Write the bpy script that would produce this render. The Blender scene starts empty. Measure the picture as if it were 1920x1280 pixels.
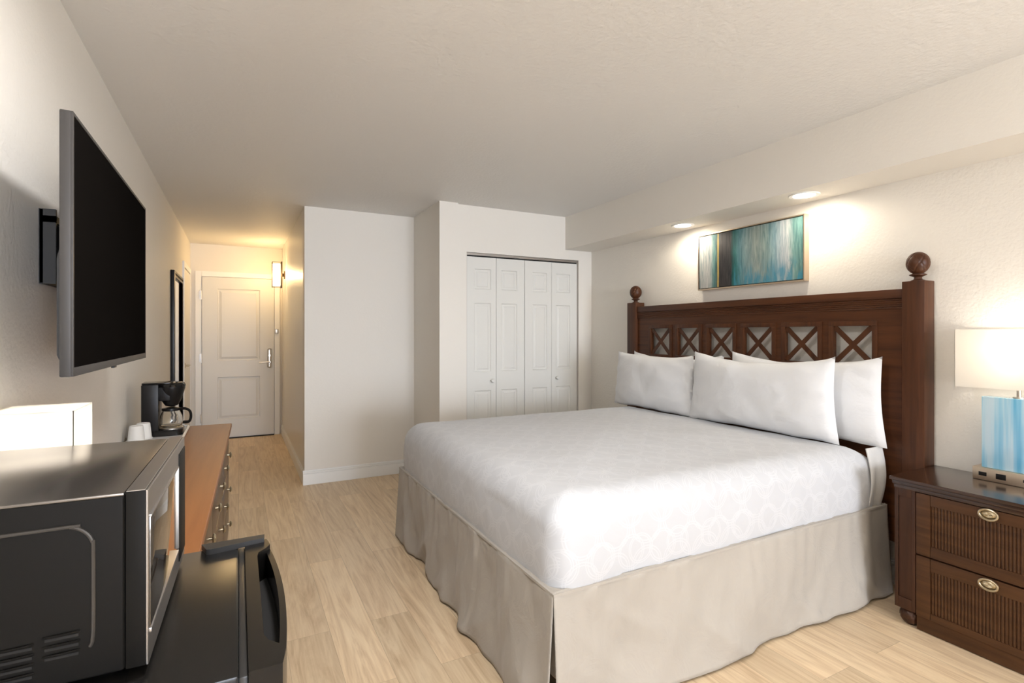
import bpy, bmesh, math, random
from mathutils import Vector, Matrix, noise
random.seed(7)
SC = bpy.context.scene
COL = SC.collection
PI = math.pi

# ------------------------------------------------------------------ camera
CAM_H = 1.325
cd = bpy.data.cameras.new('camera'); cam = bpy.data.objects.new('camera', cd); COL.objects.link(cam)
cam.location = (0, 0, CAM_H)
YAW = math.atan(512.5 / 980.0)
cam.rotation_euler = (PI / 2, 0, -YAW)
cd.sensor_width = 36.0; cd.sensor_fit = 'HORIZONTAL'
cd.lens = 36.0 * 980 / 1920
cd.shift_y = -15.0 / 1920
cd.clip_start = 0.05
SC.camera = cam
SC.view_settings.view_transform = 'Standard'
SC.view_settings.look = 'None'
SC.view_settings.exposure = 0.44
SC.view_settings.gamma = 1.0
SC.view_settings.use_curve_mapping = False

# ------------------------------------------------------------------ world + daylight window
w = bpy.data.worlds.new('world'); SC.world = w; w.use_nodes = True
w.node_tree.nodes['Background'].inputs[0].default_value = (0.80, 0.90, 1.0, 1)
w.node_tree.nodes['Background'].inputs[1].default_value = 1.0

P_WIN, P_FILL_DOME, P_SPOT, P_NS, P_SC, P_DL, P_FILL_UP = 430.0, 18.0, 6.0, 1.7, 8.0, 1.1, 29.0
def area_light(name, loc, rot, sx, sy, power, color, spread=PI, shape='RECTANGLE'):
    l = bpy.data.lights.new(name, 'AREA'); l.shape = shape; l.size = sx
    if shape in ('RECTANGLE', 'ELLIPSE'): l.size_y = sy
    l.energy = power; l.color = color; l.spread = spread
    o = bpy.data.objects.new(name, l); COL.objects.link(o); o.location = loc; o.rotation_euler = rot
    return o
# daylight through the large window behind the camera
area_light('window_daylight', (1.75, -7.65, 1.30), (math.radians(90), 0, 0), 3.3, 2.3, P_WIN, (0.88, 0.965, 1.12))
# fill dome added overhead, out of view, to brighten bed top and floor
FILL_DOME = (0.35, 1.25, 2.40)

def point_light(name, loc, power, color, r=0.03):
    l = bpy.data.lights.new(name, 'POINT'); l.energy = power; l.color = color; l.shadow_soft_size = r
    o = bpy.data.objects.new(name, l); COL.objects.link(o); o.location = loc
    return o

# ------------------------------------------------------------------ mesh helpers
class MB:
    def __init__(s): s.bm = bmesh.new()
    def box(s, x0, x1, y0, y1, z0, z1, bev=0.0, seg=2, rot=None, piv=None):
        r = bmesh.ops.create_cube(s.bm, size=1.0); vs = r['verts']
        for v in vs:
            v.co = Vector(((x0 + x1) / 2 + v.co.x * (x1 - x0), (y0 + y1) / 2 + v.co.y * (y1 - y0), (z0 + z1) / 2 + v.co.z * (z1 - z0)))
        if rot is not None:
            bmesh.ops.rotate(s.bm, verts=vs, cent=piv, matrix=rot)
        if bev > 0:
            es = list({e for v in vs for e in v.link_edges})
            bmesh.ops.bevel(s.bm, geom=es, offset=bev, segments=seg, affect='EDGES', profile=0.6)
        return s
    def faces(s, pts, quads):
        vs = [s.bm.verts.new(p) for p in pts]
        for q in quads:
            try: s.bm.faces.new([vs[i] for i in q])
            except ValueError: pass
        return s
    def frustum(s, a, b):
        """a, b: lists of 4 points each, joined into a closed block"""
        return s.faces(list(a) + list(b), [(3, 2, 1, 0), (4, 5, 6, 7)] + [(i, (i + 1) % 4, 4 + (i + 1) % 4, 4 + i) for i in range(4)])
    def cyl(s, p0, p1, r0, r1=None, n=24, caps=True):
        p0 = Vector(p0); p1 = Vector(p1); r1 = r0 if r1 is None else r1
        d = (p1 - p0).normalized(); a = d.orthogonal().normalized(); b = d.cross(a)
        A = [s.bm.verts.new(p0 + (a * math.cos(t) + b * math.sin(t)) * r0) for t in [2 * PI * i / n for i in range(n)]]
        B = [s.bm.verts.new(p1 + (a * math.cos(t) + b * math.sin(t)) * r1) for t in [2 * PI * i / n for i in range(n)]]
        for i in range(n): s.bm.faces.new([A[i], A[(i + 1) % n], B[(i + 1) % n], B[i]])
        if caps: s.bm.faces.new(A[::-1]); s.bm.faces.new(B)
        return s
    def lathe(s, c, prof, n=32, axis='z', mod=None):
        """prof: list of (radius, height) about centre c"""
        c = Vector(c); rings = []
        for r, h in prof:
            ring = []
            for i in range(n):
                t = 2 * PI * i / n
                rr = r * (mod(t, h) if mod else 1)
                x, y = rr * math.cos(t), rr * math.sin(t)
                p = Vector((x, y, h)) if axis == 'z' else (Vector((h, x, y)) if axis == 'x' else Vector((x, h, y)))
                ring.append(s.bm.verts.new(c + p))
            rings.append(ring)
        for A, B in zip(rings, rings[1:]):
            for i in range(n): s.bm.faces.new([A[i], A[(i + 1) % n], B[(i + 1) % n], B[i]])
        if prof[0][0] > 1e-4: s.bm.faces.new(rings[0][::-1])
        if prof[-1][0] > 1e-4: s.bm.faces.new(rings[-1])
        return s
    def tube(s, pts, r, n=10, closed=False, ry=None):
        pts = [Vector(p) for p in pts]; rings = []; N = len(pts)
        up = None
        for i, p in enumerate(pts):
            if closed: d = pts[(i + 1) % N] - pts[i - 1]
            else: d = pts[min(i + 1, N - 1)] - pts[max(i - 1, 0)]
            d.normalize()
            if up is None: a = d.orthogonal().normalized()
            else: a = (up - d * up.dot(d)).normalized()
            up = a; b = d.cross(a)
            rr = r[i] if isinstance(r, (list, tuple)) else r
            rings.append([s.bm.verts.new(p + a * math.cos(2 * PI * k / n) * rr + b * math.sin(2 * PI * k / n) * (rr if ry is None else ry)) for k in range(n)])
        pairs = list(zip(rings, rings[1:])) + ([(rings[-1], rings[0])] if closed else [])
        for A, B in pairs:
            for k in range(n): s.bm.faces.new([A[k], A[(k + 1) % n], B[(k + 1) % n], B[k]])
        if not closed: s.bm.faces.new(rings[0][::-1]); s.bm.faces.new(rings[-1])
        return s
    def prism(s, poly, lo, hi, axis='z'):
        def P(a, b, h): return (a, b, h) if axis == 'z' else ((h, a, b) if axis == 'x' else (a, h, b))
        n = len(poly)
        A = [s.bm.verts.new(P(a, b, lo)) for a, b in poly]; B = [s.bm.verts.new(P(a, b, hi)) for a, b in poly]
        for i in range(n): s.bm.faces.new([A[i], A[(i + 1) % n], B[(i + 1) % n], B[i]])
        s.bm.faces.new(A[::-1]); s.bm.faces.new(B)
        return s
    def grid(s, fn, nu, nv, closed_u=False):
        V = [[s.bm.verts.new(fn(i / (nu if closed_u else nu - 1), j / (nv - 1))) for i in range(nu)] for j in range(nv)]
        for j in range(nv - 1):
            for i in range(nu if closed_u else nu - 1):
                i2 = (i + 1) % nu
                s.bm.faces.new([V[j][i], V[j][i2], V[j + 1][i2], V[j + 1][i]])
        return V
    def shift(s, loc):
        bmesh.ops.translate(s.bm, verts=s.bm.verts, vec=-Vector(loc)); return s

def link(name, mb, mat, parent=None, smooth=35, world=True):
    bm = mb.bm
    bmesh.ops.remove_doubles(bm, verts=bm.verts, dist=1e-6)
    bmesh.ops.recalc_face_normals(bm, faces=bm.faces)
    if parent is not None and world:
        r = parent
        while r.parent: r = r.parent
        bmesh.ops.translate(bm, verts=bm.verts, vec=-r.location)
    me = bpy.data.meshes.new(name); bm.to_mesh(me); bm.free()
    me.materials.append(mat)
    if smooth:
        for p in me.polygons: p.use_smooth = True
        me.set_sharp_from_angle(angle=math.radians(smooth))
    o = bpy.data.objects.new(name, me); COL.objects.link(o)
    if parent is not None: o.parent = parent
    return o

def tag(o, label, cat, group=None):
    o['label'] = label; o['category'] = cat
    if group: o['group'] = group
    return o
def thing(name, label, cat, loc=(0, 0, 0), rotz=0.0, group=None):
    o = bpy.data.objects.new(name, None); COL.objects.link(o); o.empty_display_size = 0.1
    o.location = loc; o.rotation_euler = (0, 0, rotz)
    return tag(o, label, cat, group)
def struct(name, mb, mat, label, smooth=0):
    o = link(name, mb, mat, None, smooth); o['kind'] = 'structure'; o['label'] = label
    return o
def struct_root(name, loc, label):
    o = bpy.data.objects.new(name, None); COL.objects.link(o); o.location = loc
    o['kind'] = 'structure'; o['label'] = label
    return o
def dup(root, loc, label):
    r = root.copy(); COL.objects.link(r); r.location = loc; r['label'] = label
    def rec(a, b):
        for ch in list(a.children):
            if ch == b: continue
            c = ch.copy(); COL.objects.link(c); c.parent = b; rec(ch, c)
    rec(root, r)
    return r
def boxuv(o):
    me = o.data; uv = me.uv_layers.new(name='UVMap')
    for p in me.polygons:
        n = p.normal; ax = max(range(3), key=lambda i: abs(n[i]))
        for li in p.loop_indices:
            c = me.vertices[me.loops[li].vertex_index].co
            uv.data[li].uv = (c.y, c.z) if ax == 0 else ((c.x, c.z) if ax == 1 else (c.x, c.y))

# ------------------------------------------------------------------ materials
def mat(name, color, rough=0.5, metal=0.0, spec=0.5, coat=0.0, coat_rough=0.1, trans=0.0, sheen=0.0, ior=1.5, emit=None, estr=0.0, alpha=1.0):
    m = bpy.data.materials.new(name); m.use_nodes = True
    b = m.node_tree.nodes['Principled BSDF']
    b.inputs['Base Color'].default_value = (*color, 1); b.inputs['Roughness'].default_value = rough
    b.inputs['Metallic'].default_value = metal; b.inputs['Specular IOR Level'].default_value = spec
    b.inputs['Coat Weight'].default_value = coat; b.inputs['Coat Roughness'].default_value = coat_rough
    b.inputs['Transmission Weight'].default_value = trans; b.inputs['IOR'].default_value = ior
    b.inputs['Sheen Weight'].default_value = sheen
    if emit: b.inputs['Emission Color'].default_value = (*emit, 1); b.inputs['Emission Strength'].default_value = estr
    return m
class NT:
    def __init__(s, m): s.t = m.node_tree; s.n = s.t.nodes; s.b = s.n['Principled BSDF']
    def new(s, k, **p):
        x = s.n.new(k)
        for a, v in p.items(): setattr(x, a, v)
        return x
    def l(s, a, b): s.t.links.new(a, b)
    def math(s, op, a, b=None, c=None):
        x = s.n.new('ShaderNodeMath'); x.operation = op
        for i, v in enumerate((a, b, c)):
            if v is None: continue
            if isinstance(v, (int, float)): x.inputs[i].default_value = v
            else: s.l(v, x.inputs[i])
        return x.outputs[0]
    def coords(s, scale=(1, 1, 1), kind='Object', rot=(0, 0, 0)):
        tc = s.new('ShaderNodeTexCoord'); mp = s.new('ShaderNodeMapping')
        mp.inputs['Scale'].default_value = scale; mp.inputs['Rotation'].default_value = rot
        s.l(tc.outputs[kind], mp.inputs[0]); return mp.outputs[0]
    def noise(s, vec, scale, detail=4, rough=0.5, dist=0.0):
        x = s.new('ShaderNodeTexNoise'); x.inputs['Scale'].default_value = scale; x.inputs['Detail'].default_value = detail
        x.inputs['Roughness'].default_value = rough; x.inputs['Distortion'].default_value = dist
        if vec is not None: s.l(vec, x.inputs['Vector'])
        return x.outputs['Fac']
    def ramp(s, fac, stops):
        r = s.new('ShaderNodeValToRGB'); e = r.color_ramp.elements
        while len(e) < len(stops): e.new(0.5)
        for i, (p, c) in enumerate(stops): e[i].position = p; e[i].color = (*c, 1)
        s.l(fac, r.inputs[0]); return r.outputs[0]
    def bump(s, h, strength, dist):
        x = s.new('ShaderNodeBump'); x.inputs['Strength'].default_value = strength; x.inputs['Distance'].default_value = dist
        s.l(h, x.inputs['Height']); s.l(x.outputs[0], s.b.inputs['Normal'])

def paint(name, color, tex=0.35, rough=0.6, scale=70, spec=0.35):
    m = mat(name, color, rough, spec=spec); t = NT(m)
    v = t.coords()
    a = t.noise(v, scale, 3, 0.55); b = t.noise(v, scale * 0.35, 2, 0.5)
    h = t.math('ADD', a, t.math('MULTIPLY', b, 0.7))
    t.bump(h, tex, 0.004)
    return m
def wood(name, c1, c2, rough=0.35, axis='y', scale=1.0, coat=0.3, grain=0.25):
    m = mat(name, c1, rough, coat=coat, coat_rough=0.2, spec=0.3); t = NT(m)
    sc = {'x': (1.2, 22, 22), 'y': (22, 1.2, 22), 'z': (22, 22, 1.2)}[axis]
    v = t.coords(tuple(k * scale for k in sc))
    n = t.noise(v, 1.5, 6, 0.6, 0.6)
    t.l(t.ramp(n, [(0.3, c2), (0.62, c1)]), t.b.inputs['Base Color'])
    t.bump(n, grain, 0.001)
    return m

WALL = (0.83, 0.792, 0.725)
M = {}
M['wall'] = paint('wall_paint', WALL, 0.45)
M['wall_smooth'] = paint('wall_paint_smooth', WALL, 0.18)
M['wall_gloss'] = paint('corridor_paint', WALL, 0.6, rough=0.30, spec=0.5)
M['ceiling'] = paint('ceiling_paint', (0.81, 0.795, 0.765), 0.5, scale=55)
M['trim'] = paint('trim_paint', (0.90, 0.895, 0.87), 0.03, rough=0.35)
M['door'] = paint('door_paint', (0.75, 0.735, 0.69), 0.04, rough=0.38)
M['closet'] = paint('closet_door_paint', (0.77, 0.76, 0.715), 0.05, rough=0.42)
M['nickel'] = mat('satin_nickel', (0.62, 0.58, 0.52), 0.28, 1.0)
M['brass'] = mat('antique_brass', (0.50, 0.43, 0.30), 0.32, 1.0)
M['champagne'] = mat('champagne_metal', (0.66, 0.55, 0.42), 0.38, 1.0)
M['steel'] = mat('brushed_steel', (0.40, 0.375, 0.35), 0.36, 1.0)
M['fridge'] = mat('refrigerator_black', (0.0085, 0.0078, 0.007), 0.24, spec=0.35)
M['silver'] = mat('silver_trim', (0.50, 0.48, 0.46), 0.34, 1.0)
M['dark'] = mat('dark_gap', (0.012, 0.011, 0.010), 0.8)
M['black_plastic'] = mat('black_plastic', (0.009, 0.008, 0.0075), 0.34, spec=0.25)
M['black_matt'] = mat('black_matt_plastic', (0.020, 0.019, 0.018), 0.5)
M['black_gloss'] = mat('black_gloss_plastic', (0.008, 0.0075, 0.007), 0.10, spec=0.45)
M['screen'] = mat('tv_screen', (0.0065, 0.0055, 0.0048), 1.0, spec=0.0)
M['tv_grey'] = mat('tv_grey_bezel', (0.050, 0.046, 0.043), 0.45, 0.1, spec=0.35)
M['glass'] = mat('clear_glass', (0.97, 0.98, 0.97), 0.02, trans=1.0, ior=1.45)
M['mirror'] = mat('mirror_glass', (0.88, 0.88, 0.86), 0.02, 1.0)
M['cup'] = mat('foam_cup', (0.80, 0.79, 0.76), 0.5)
M['tray'] = mat('white_tray', (0.82, 0.81, 0.79), 0.25)
M['gasket'] = mat('door_gasket', (0.022, 0.021, 0.020), 0.35)
M['mw_case'] = mat('microwave_case', (0.0085, 0.0078, 0.0068), 0.5, spec=0.12)
M['mw_line'] = mat('microwave_emboss', (0.06, 0.055, 0.05), 0.25, 0.3)
M['mw_glass'] = mat('microwave_window', (0.035, 0.026, 0.018), 0.05, coat=1.0, coat_rough=0.02, spec=1.0)
M['dwood'] = wood('dark_walnut', (0.092, 0.032, 0.0115), (0.048, 0.0160, 0.0060), 0.38, 'y', coat=0.0)
M['dwood_v'] = wood('dark_walnut_upright', (0.088, 0.031, 0.0115), (0.045, 0.0150, 0.0058), 0.40, 'z', coat=0.0)
M['nwood'] = wood('nightstand_walnut', (0.085, 0.036, 0.0135), (0.046, 0.0180, 0.0070), 0.40, 'y', coat=0.0)
M['nwood_v'] = wood('nightstand_walnut_upright', (0.058, 0.0225, 0.0105), (0.030, 0.0115, 0.0058), 0.40, 'z', coat=0.0)
M['ntop'] = wood('nightstand_top_wood', (0.045, 0.020, 0.0105), (0.026, 0.0110, 0.006), 0.20, 'y', coat=0.6)
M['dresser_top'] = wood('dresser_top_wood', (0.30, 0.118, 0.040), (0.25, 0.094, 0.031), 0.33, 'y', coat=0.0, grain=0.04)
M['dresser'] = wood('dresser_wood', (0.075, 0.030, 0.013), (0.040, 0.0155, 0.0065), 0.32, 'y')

# brushed top of microwave
m = mat('microwave_top_metal', (0.20, 0.18, 0.16), 0.22, 0.85); t = NT(m); n = t.noise(t.coords((3, 120, 1)), 4, 3); t.bump(n, 0.12, 0.0005); M['mw_top'] = m

# floor planks
m = mat('oak_planks', (0.5, 0.4, 0.3), 0.42, spec=0.4); t = NT(m)
tc = t.new('ShaderNodeTexCoord'); sp = t.new('ShaderNodeSeparateXYZ'); t.l(tc.outputs['Object'], sp.inputs[0])
cm = t.new('ShaderNodeCombineXYZ'); t.l(sp.outputs[1], cm.inputs[0]); t.l(sp.outputs[0], cm.inputs[1])
br = t.new('ShaderNodeTexBrick'); t.l(cm.outputs[0], br.inputs['Vector'])
br.inputs['Scale'].default_value = 1; br.inputs['Brick Width'].default_value = 1.22; br.inputs['Row Height'].default_value = 0.18
br.inputs['Mortar Size'].default_value = 0.0009; br.inputs['Mortar Smooth'].default_value = 0.3; br.offset = 0.37; br.offset_frequency = 2
br.inputs['Color1'].default_value = (0, 0, 0, 1); br.inputs['Color2'].default_value = (1, 1, 1, 1); br.inputs['Mortar'].default_value = (0.5, 0.5, 0.5, 1)
sc_ = t.new('ShaderNodeSeparateColor'); t.l(br.outputs['Color'], sc_.inputs[0]); rnd = sc_.outputs[0]
# grain coordinates: stretched along the plank, shifted per plank
gx = t.math('ADD', t.math('MULTIPLY', sp.outputs[0], 17.0), t.math('MULTIPLY', rnd, 37.0))
gy = t.math('ADD', t.math('MULTIPLY', sp.outputs[1], 1.5), t.math('MULTIPLY', rnd, 11.0))
gv = t.new('ShaderNodeCombineXYZ'); t.l(gx, gv.inputs[0]); t.l(gy, gv.inputs[1])
g1 = t.noise(gv.outputs[0], 0.75, 6, 0.62, 2.6)
gv2 = t.new('ShaderNodeCombineXYZ'); t.l(t.math('MULTIPLY', gx, 6.0), gv2.inputs[0]); t.l(gy, gv2.inputs[1])
g2 = t.noise(gv2.outputs[0], 1.0, 3, 0.6, 0.2)
gm = t.math('ADD', t.math('MULTIPLY', g1, 0.72), t.math('MULTIPLY', g2, 0.28))
colr = t.ramp(gm, [(0.28, (0.52, 0.37, 0.225)), (0.42, (0.68, 0.51, 0.33)), (0.56, (0.80, 0.635, 0.43)), (0.72, (0.87, 0.71, 0.50))])
tint = t.ramp(rnd, [(0.0, (0.84, 0.83, 0.81)), (0.5, (0.95, 0.94, 0.93)), (1.0, (1.06, 1.05, 1.03))])
mx = t.new('ShaderNodeMix', data_type='RGBA', blend_type='MULTIPLY'); mx.inputs[0].default_value = 1; t.l(colr, mx.inputs[6]); t.l(tint, mx.inputs[7])
mx2 = t.new('ShaderNodeMix', data_type='RGBA'); t.l(t.math('MULTIPLY', br.outputs['Fac'], 0.55), mx2.inputs[0]); t.l(mx.outputs[2], mx2.inputs[6]); mx2.inputs[7].default_value = (0.22, 0.15, 0.09, 1)
t.l(mx2.outputs[2], t.b.inputs['Base Color'])
t.bump(t.math('SUBTRACT', t.math('MULTIPLY', g2, 0.3), br.outputs['Fac']), 0.2, 0.0012)
M['floor'] = m

def fabric(name, color, rough=0.85, weave=900, wr=0.25, wscale=7, sheen=0.2):
    m = mat(name, color, rough, spec=0.2, sheen=sheen); t = NT(m)
    v = t.coords()
    a = t.noise(v, wscale, 4, 0.55, 0.8)
    b = t.noise(v, weave, 1)
    t.bump(t.math('ADD', a, t.math('MULTIPLY', b, 0.02)), wr, 0.02)
    return m
M['skirt'] = fabric('beige_skirt_cloth', (0.425, 0.388, 0.338), wr=0.30, wscale=8)
M['pillow'] = fabric('white_pillow_cotton', (0.77, 0.775, 0.785), wr=0.22, wscale=9)
M['sheet'] = fabric('white_sheet_cotton', (0.62, 0.605, 0.58), wr=0.4, wscale=9)
M['box_spring'] = fabric('box_spring_cloth', (0.62, 0.55, 0.46))

# bedspread with woven overlapping rings
m = mat('white_bedspread', (0.86, 0.86, 0.87), 0.8, spec=0.25, sheen=0.2); t = NT(m)
uvn = t.new('ShaderNodeTexCoord'); s2 = t.new('ShaderNodeSeparateXYZ'); t.l(uvn.outputs['UV'], s2.inputs[0])
masks = []
for (ox, oy, per, rr) in ((0.0, 0.0, 0.15, 0.062), (0.075, 0.06, 0.15, 0.070), (0.03, 0.10, 0.18, 0.055)):
    for r_ in (rr, rr * 0.86):
        def wrap(val, off, p):
            x = t.math('DIVIDE', t.math('ADD', val, off + 20 * p), p)
            return t.math('MULTIPLY', t.math('SUBTRACT', t.math('FRACT', x), 0.5), p)
        dx = wrap(s2.outputs[0], ox, per); dy = wrap(s2.outputs[1], oy, per)
        d = t.math('SQRT', t.math('ADD', t.math('MULTIPLY', dx, dx), t.math('MULTIPLY', dy, dy)))
        masks.append(t.math('LESS_THAN', t.math('ABSOLUTE', t.math('SUBTRACT', d, r_)), 0.0022))
mm = masks[0]
for k in masks[1:]: mm = t.math('MAXIMUM', mm, k)
mxc = t.new('ShaderNodeMix', data_type='RGBA'); t.l(mm, mxc.inputs[0]); mxc.inputs[6].default_value = (0.548, 0.556, 0.575, 1); mxc.inputs[7].default_value = (0.590, 0.597, 0.615, 1)
t.l(mxc.outputs[2], t.b.inputs['Base Color'])
lowf = t.noise(t.coords(), 5, 3, 0.5, 0.7)
t.bump(t.math('ADD', t.math('MULTIPLY', lowf, 1.0), t.math('MULTIPLY', mm, 0.03)), 0.30, 0.02)
M['bedspread'] = m

def shade_mat(name, color, k=1.0):
    m = bpy.data.materials.new(name); m.use_nodes = True; nt = m.node_tree; nt.nodes.clear()
    o = nt.nodes.new('ShaderNodeOutputMaterial'); d = nt.nodes.new('ShaderNodeBsdfDiffuse'); tr = nt.nodes.new('ShaderNodeBsdfTranslucent'); mx = nt.nodes.new('ShaderNodeMixShader')
    d.inputs[0].default_value = (*color, 1); tr.inputs[0].default_value = (*color, 1); mx.inputs[0].default_value = 0.5 * k
    nt.links.new(d.outputs[0], mx.inputs[1]); nt.links.new(tr.outputs[0], mx.inputs[2]); nt.links.new(mx.outputs[0], o.inputs[0])
    return m
M['shade'] = shade_mat('linen_lamp_shade', (0.90, 0.87, 0.82))
M['sconce_shade'] = mat('sconce_glass', (0.9, 0.8, 0.6), 0.5, emit=(1.0, 0.80, 0.45), estr=3.2)
M['bronze'] = mat('dark_bronze', (0.10, 0.065, 0.035), 0.4, 0.6)
M['bulb'] = mat('lamp_bulb', (1, 1, 1), 0.5, emit=(1.0, 0.90, 0.75), estr=8)
M['dome'] = mat('fill_dome_glass', (0.9, 0.9, 0.88), 0.5, emit=(1.0, 0.95, 0.87), estr=2)
M['downlight'] = mat('downlight_lens', (1, 1, 1), 0.5, emit=(1.0, 0.93, 0.80), estr=9)

# blue streaked glass block
m = mat('blue_streaked_glass', (0.4, 0.65, 0.8), 0.12, coat=0.5); t = NT(m)
v = t.coords((1, 1.3, 0.05)); n = t.noise(v, 24, 3, 0.5, 0.0)
n2 = t.noise(t.coords((1, 1, 0.25)), 9, 2)
t.l(t.ramp(t.math('ADD', t.math('MULTIPLY', n, 0.8), t.math('MULTIPLY', n2, 0.2)), [(0.36, (0.13, 0.42, 0.66)), (0.47, (0.28, 0.56, 0.75)), (0.56, (0.48, 0.67, 0.78)), (0.70, (0.56, 0.68, 0.78))]), t.b.inputs['Base Color'])
M['blue'] = m

# abstract painting: vertical streaks (object x unused, y across, z up; local origin bottom-near corner)
m = mat('abstract_painting', (0.3, 0.5, 0.5), 0.55, spec=0.2); t = NT(m)
tc = t.new('ShaderNodeTexCoord'); s3 = t.new('ShaderNodeSeparateXYZ'); t.l(tc.outputs['Generated'], s3.inputs[0])
u = t.math('SUBTRACT', 1.0, s3.outputs[1]); zz = s3.outputs[2]
cv = t.new('ShaderNodeCombineXYZ'); t.l(t.math('MULTIPLY', u, 14), cv.inputs[0]); t.l(t.math('MULTIPLY', zz, 1.4), cv.inputs[1])
nz = t.noise(cv.outputs[0], 1.6, 6, 0.6, 0.5)
cv2 = t.new('ShaderNodeCombineXYZ'); t.l(t.math('MULTIPLY', u, 60), cv2.inputs[0]); t.l(t.math('MULTIPLY', zz, 2.5), cv2.inputs[1])
nf = t.noise(cv2.outputs[0], 1.0, 4, 0.6, 0.8)
uu = t.math('ADD', u, t.math('MULTIPLY', t.math('SUBTRACT', nz, 0.5), 0.085))
base = t.ramp(uu, [(0.0, (0.56, 0.56, 0.54)), (0.12, (0.54, 0.55, 0.54)), (0.17, (0.16, 0.32, 0.31)), (0.205, (0.075, 0.14, 0.14)), (0.235, (0.055, 0.048, 0.050)), (0.345, (0.065, 0.060, 0.062)),
                  (0.385, (0.022, 0.155, 0.145)), (0.44, (0.13, 0.29, 0.33)), (0.50, (0.26, 0.37, 0.38)), (0.60, (0.34, 0.39, 0.36)), (0.70, (0.26, 0.36, 0.35)), (0.765, (0.28, 0.42, 0.46)), (0.82, (0.50, 0.55, 0.58)), (0.875, (0.55, 0.57, 0.58)), (0.925, (0.19, 0.33, 0.31)), (1.0, (0.13, 0.26, 0.25))])
fine = t.ramp(nf, [(0.35, (0.38, 0.50, 0.52)), (0.5, (0.72, 0.74, 0.74)), (0.66, (0.98, 0.96, 0.93))])
mx = t.new('ShaderNodeMix', data_type='RGBA', blend_type='MULTIPLY'); mx.inputs[0].default_value = 0.9; t.l(base, mx.inputs[6]); t.l(fine, mx.inputs[7])
# blue pools near the bottom
lo = t.math('SMOOTHSTEP', 0.0, 0.0, 0.0) if False else t.math('SUBTRACT', 0.42, zz)
pool = t.math('MULTIPLY', t.math('MAXIMUM', lo, 0.0), t.math('MULTIPLY', t.math('MAXIMUM', t.math('SUBTRACT', nz, 0.42), 0.0), 16.0))
poolm = t.math('MULTIPLY', t.math('MINIMUM', pool, 0.8), t.math('GREATER_THAN', u, 0.38))
mxp = t.new('ShaderNodeMix', data_type='RGBA'); t.l(poolm, mxp.inputs[0]); t.l(mx.outputs[2], mxp.inputs[6]); mxp.inputs[7].default_value = (0.05, 0.24, 0.34, 1)
# gold streak
gd = t.math('LESS_THAN', t.math('ABSOLUTE', t.math('SUBTRACT', t.math('ADD', u, t.math('MULTIPLY', t.math('SUBTRACT', nf, 0.5), 0.012)), 0.213)), 0.0085)
gd = t.math('MULTIPLY', gd, t.math('GREATER_THAN', t.math('ADD', nz, t.math('ABSOLUTE', t.math('SUBTRACT', zz, 0.35))), 0.45))
mxg = t.new('ShaderNodeMix', data_type='RGBA'); t.l(gd, mxg.inputs[0]); t.l(mxp.outputs[2], mxg.inputs[6]); mxg.inputs[7].default_value = (0.46, 0.34, 0.11, 1)
t.l(mxg.outputs[2], t.b.inputs['Base Color'])
M['art'] = m

# ------------------------------------------------------------------ room shell
WL, WR, H = -0.53, 3.084, 2.44
CX0, CY = 1.494, 4.205          # closet block
FY, CRX, EY, BY = 4.89, 0.51, 7.55, -7.5
SX, SZ = 2.776, 2.127           # soffit
T = 0.12
struct('floor', MB().box(WL - T, WR + T, BY - T, EY + T, -0.05, 0), M['floor'], 'light oak plank floor')
struct('ceiling', MB().box(WL - T, WR + T, BY - T, EY + T, H, H + 0.06), M['ceiling'], 'textured off-white ceiling')
struct('wall_left', MB().box(WL - T, WL, BY - T, EY + T, 0, H), M['wall'], 'long textured cream wall with the television')
struct('wall_right', MB().box(WR, WR + T, BY - T, EY + T, 0, H), M['wall'], 'textured cream wall behind the headboard')
struct('wall_soffit', MB().box(SX, WR, BY, CY, SZ, H), M['wall_smooth'], 'dropped soffit with recessed lights above the headboard')
struct('wall_center', MB().box(CRX, WR, FY, FY + T, 0, H), M['wall_smooth'], 'plain cream wall between corridor and closet')
struct('wall_corridor', MB().box(CRX, CRX + T, FY + T, EY, 0, H), M['wall_gloss'], 'right side wall of the entry corridor')
struct('wall_end', MB().box(WL, CRX + T, EY, EY + T, 0, H), M['wall_smooth'], 'wall around the entry door')
# closet front: pillar, header, right jamb
DX0, DX1, DZ = 1.755, 2.931, 2.034
mb = MB().box(CX0, 1.662, CY - 0.035, FY, 0, H).box(1.662, DX0, CY, CY + 0.10, 0, H).box(DX1, WR, CY, CY + 0.10, 0, H).box(DX0, DX1, CY, CY + 0.10, DZ, H)
struct('wall_closet', mb, M['wall_smooth'], 'cream wall with the closet opening')
# back wall with window opening (behind the camera)
WX0, WX1, WZ0, WZ1 = 0.25, 3.0, 0.1, 2.3
mb = MB().box(WL, WX0, BY - T, BY, 0, H).box(WX1, WR, BY - T, BY, 0, H).box(WX0, WX1, BY - T, BY, 0, WZ0).box(WX0, WX1, BY - T, BY, WZ1, H)
struct('wall_back', mb, M['wall'], 'window wall')
wr_ = struct_root('window_1', ((WX0 + WX1) / 2, BY - 0.05, WZ0), 'wide white framed window')
mb = MB()
for a, b in ((WX0, WX0 + .05), (WX1 - .05, WX1), (1.6, 1.65)): mb.box(a, b, BY - .07, BY - .02, WZ0, WZ1, .004)
for a, b in ((WZ0, WZ0 + .05), (WZ1 - .05, WZ1)): mb.box(WX0, WX1, BY - .07, BY - .02, a, b, .004)
link('window_frame', mb, M['trim'], wr_)

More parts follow.
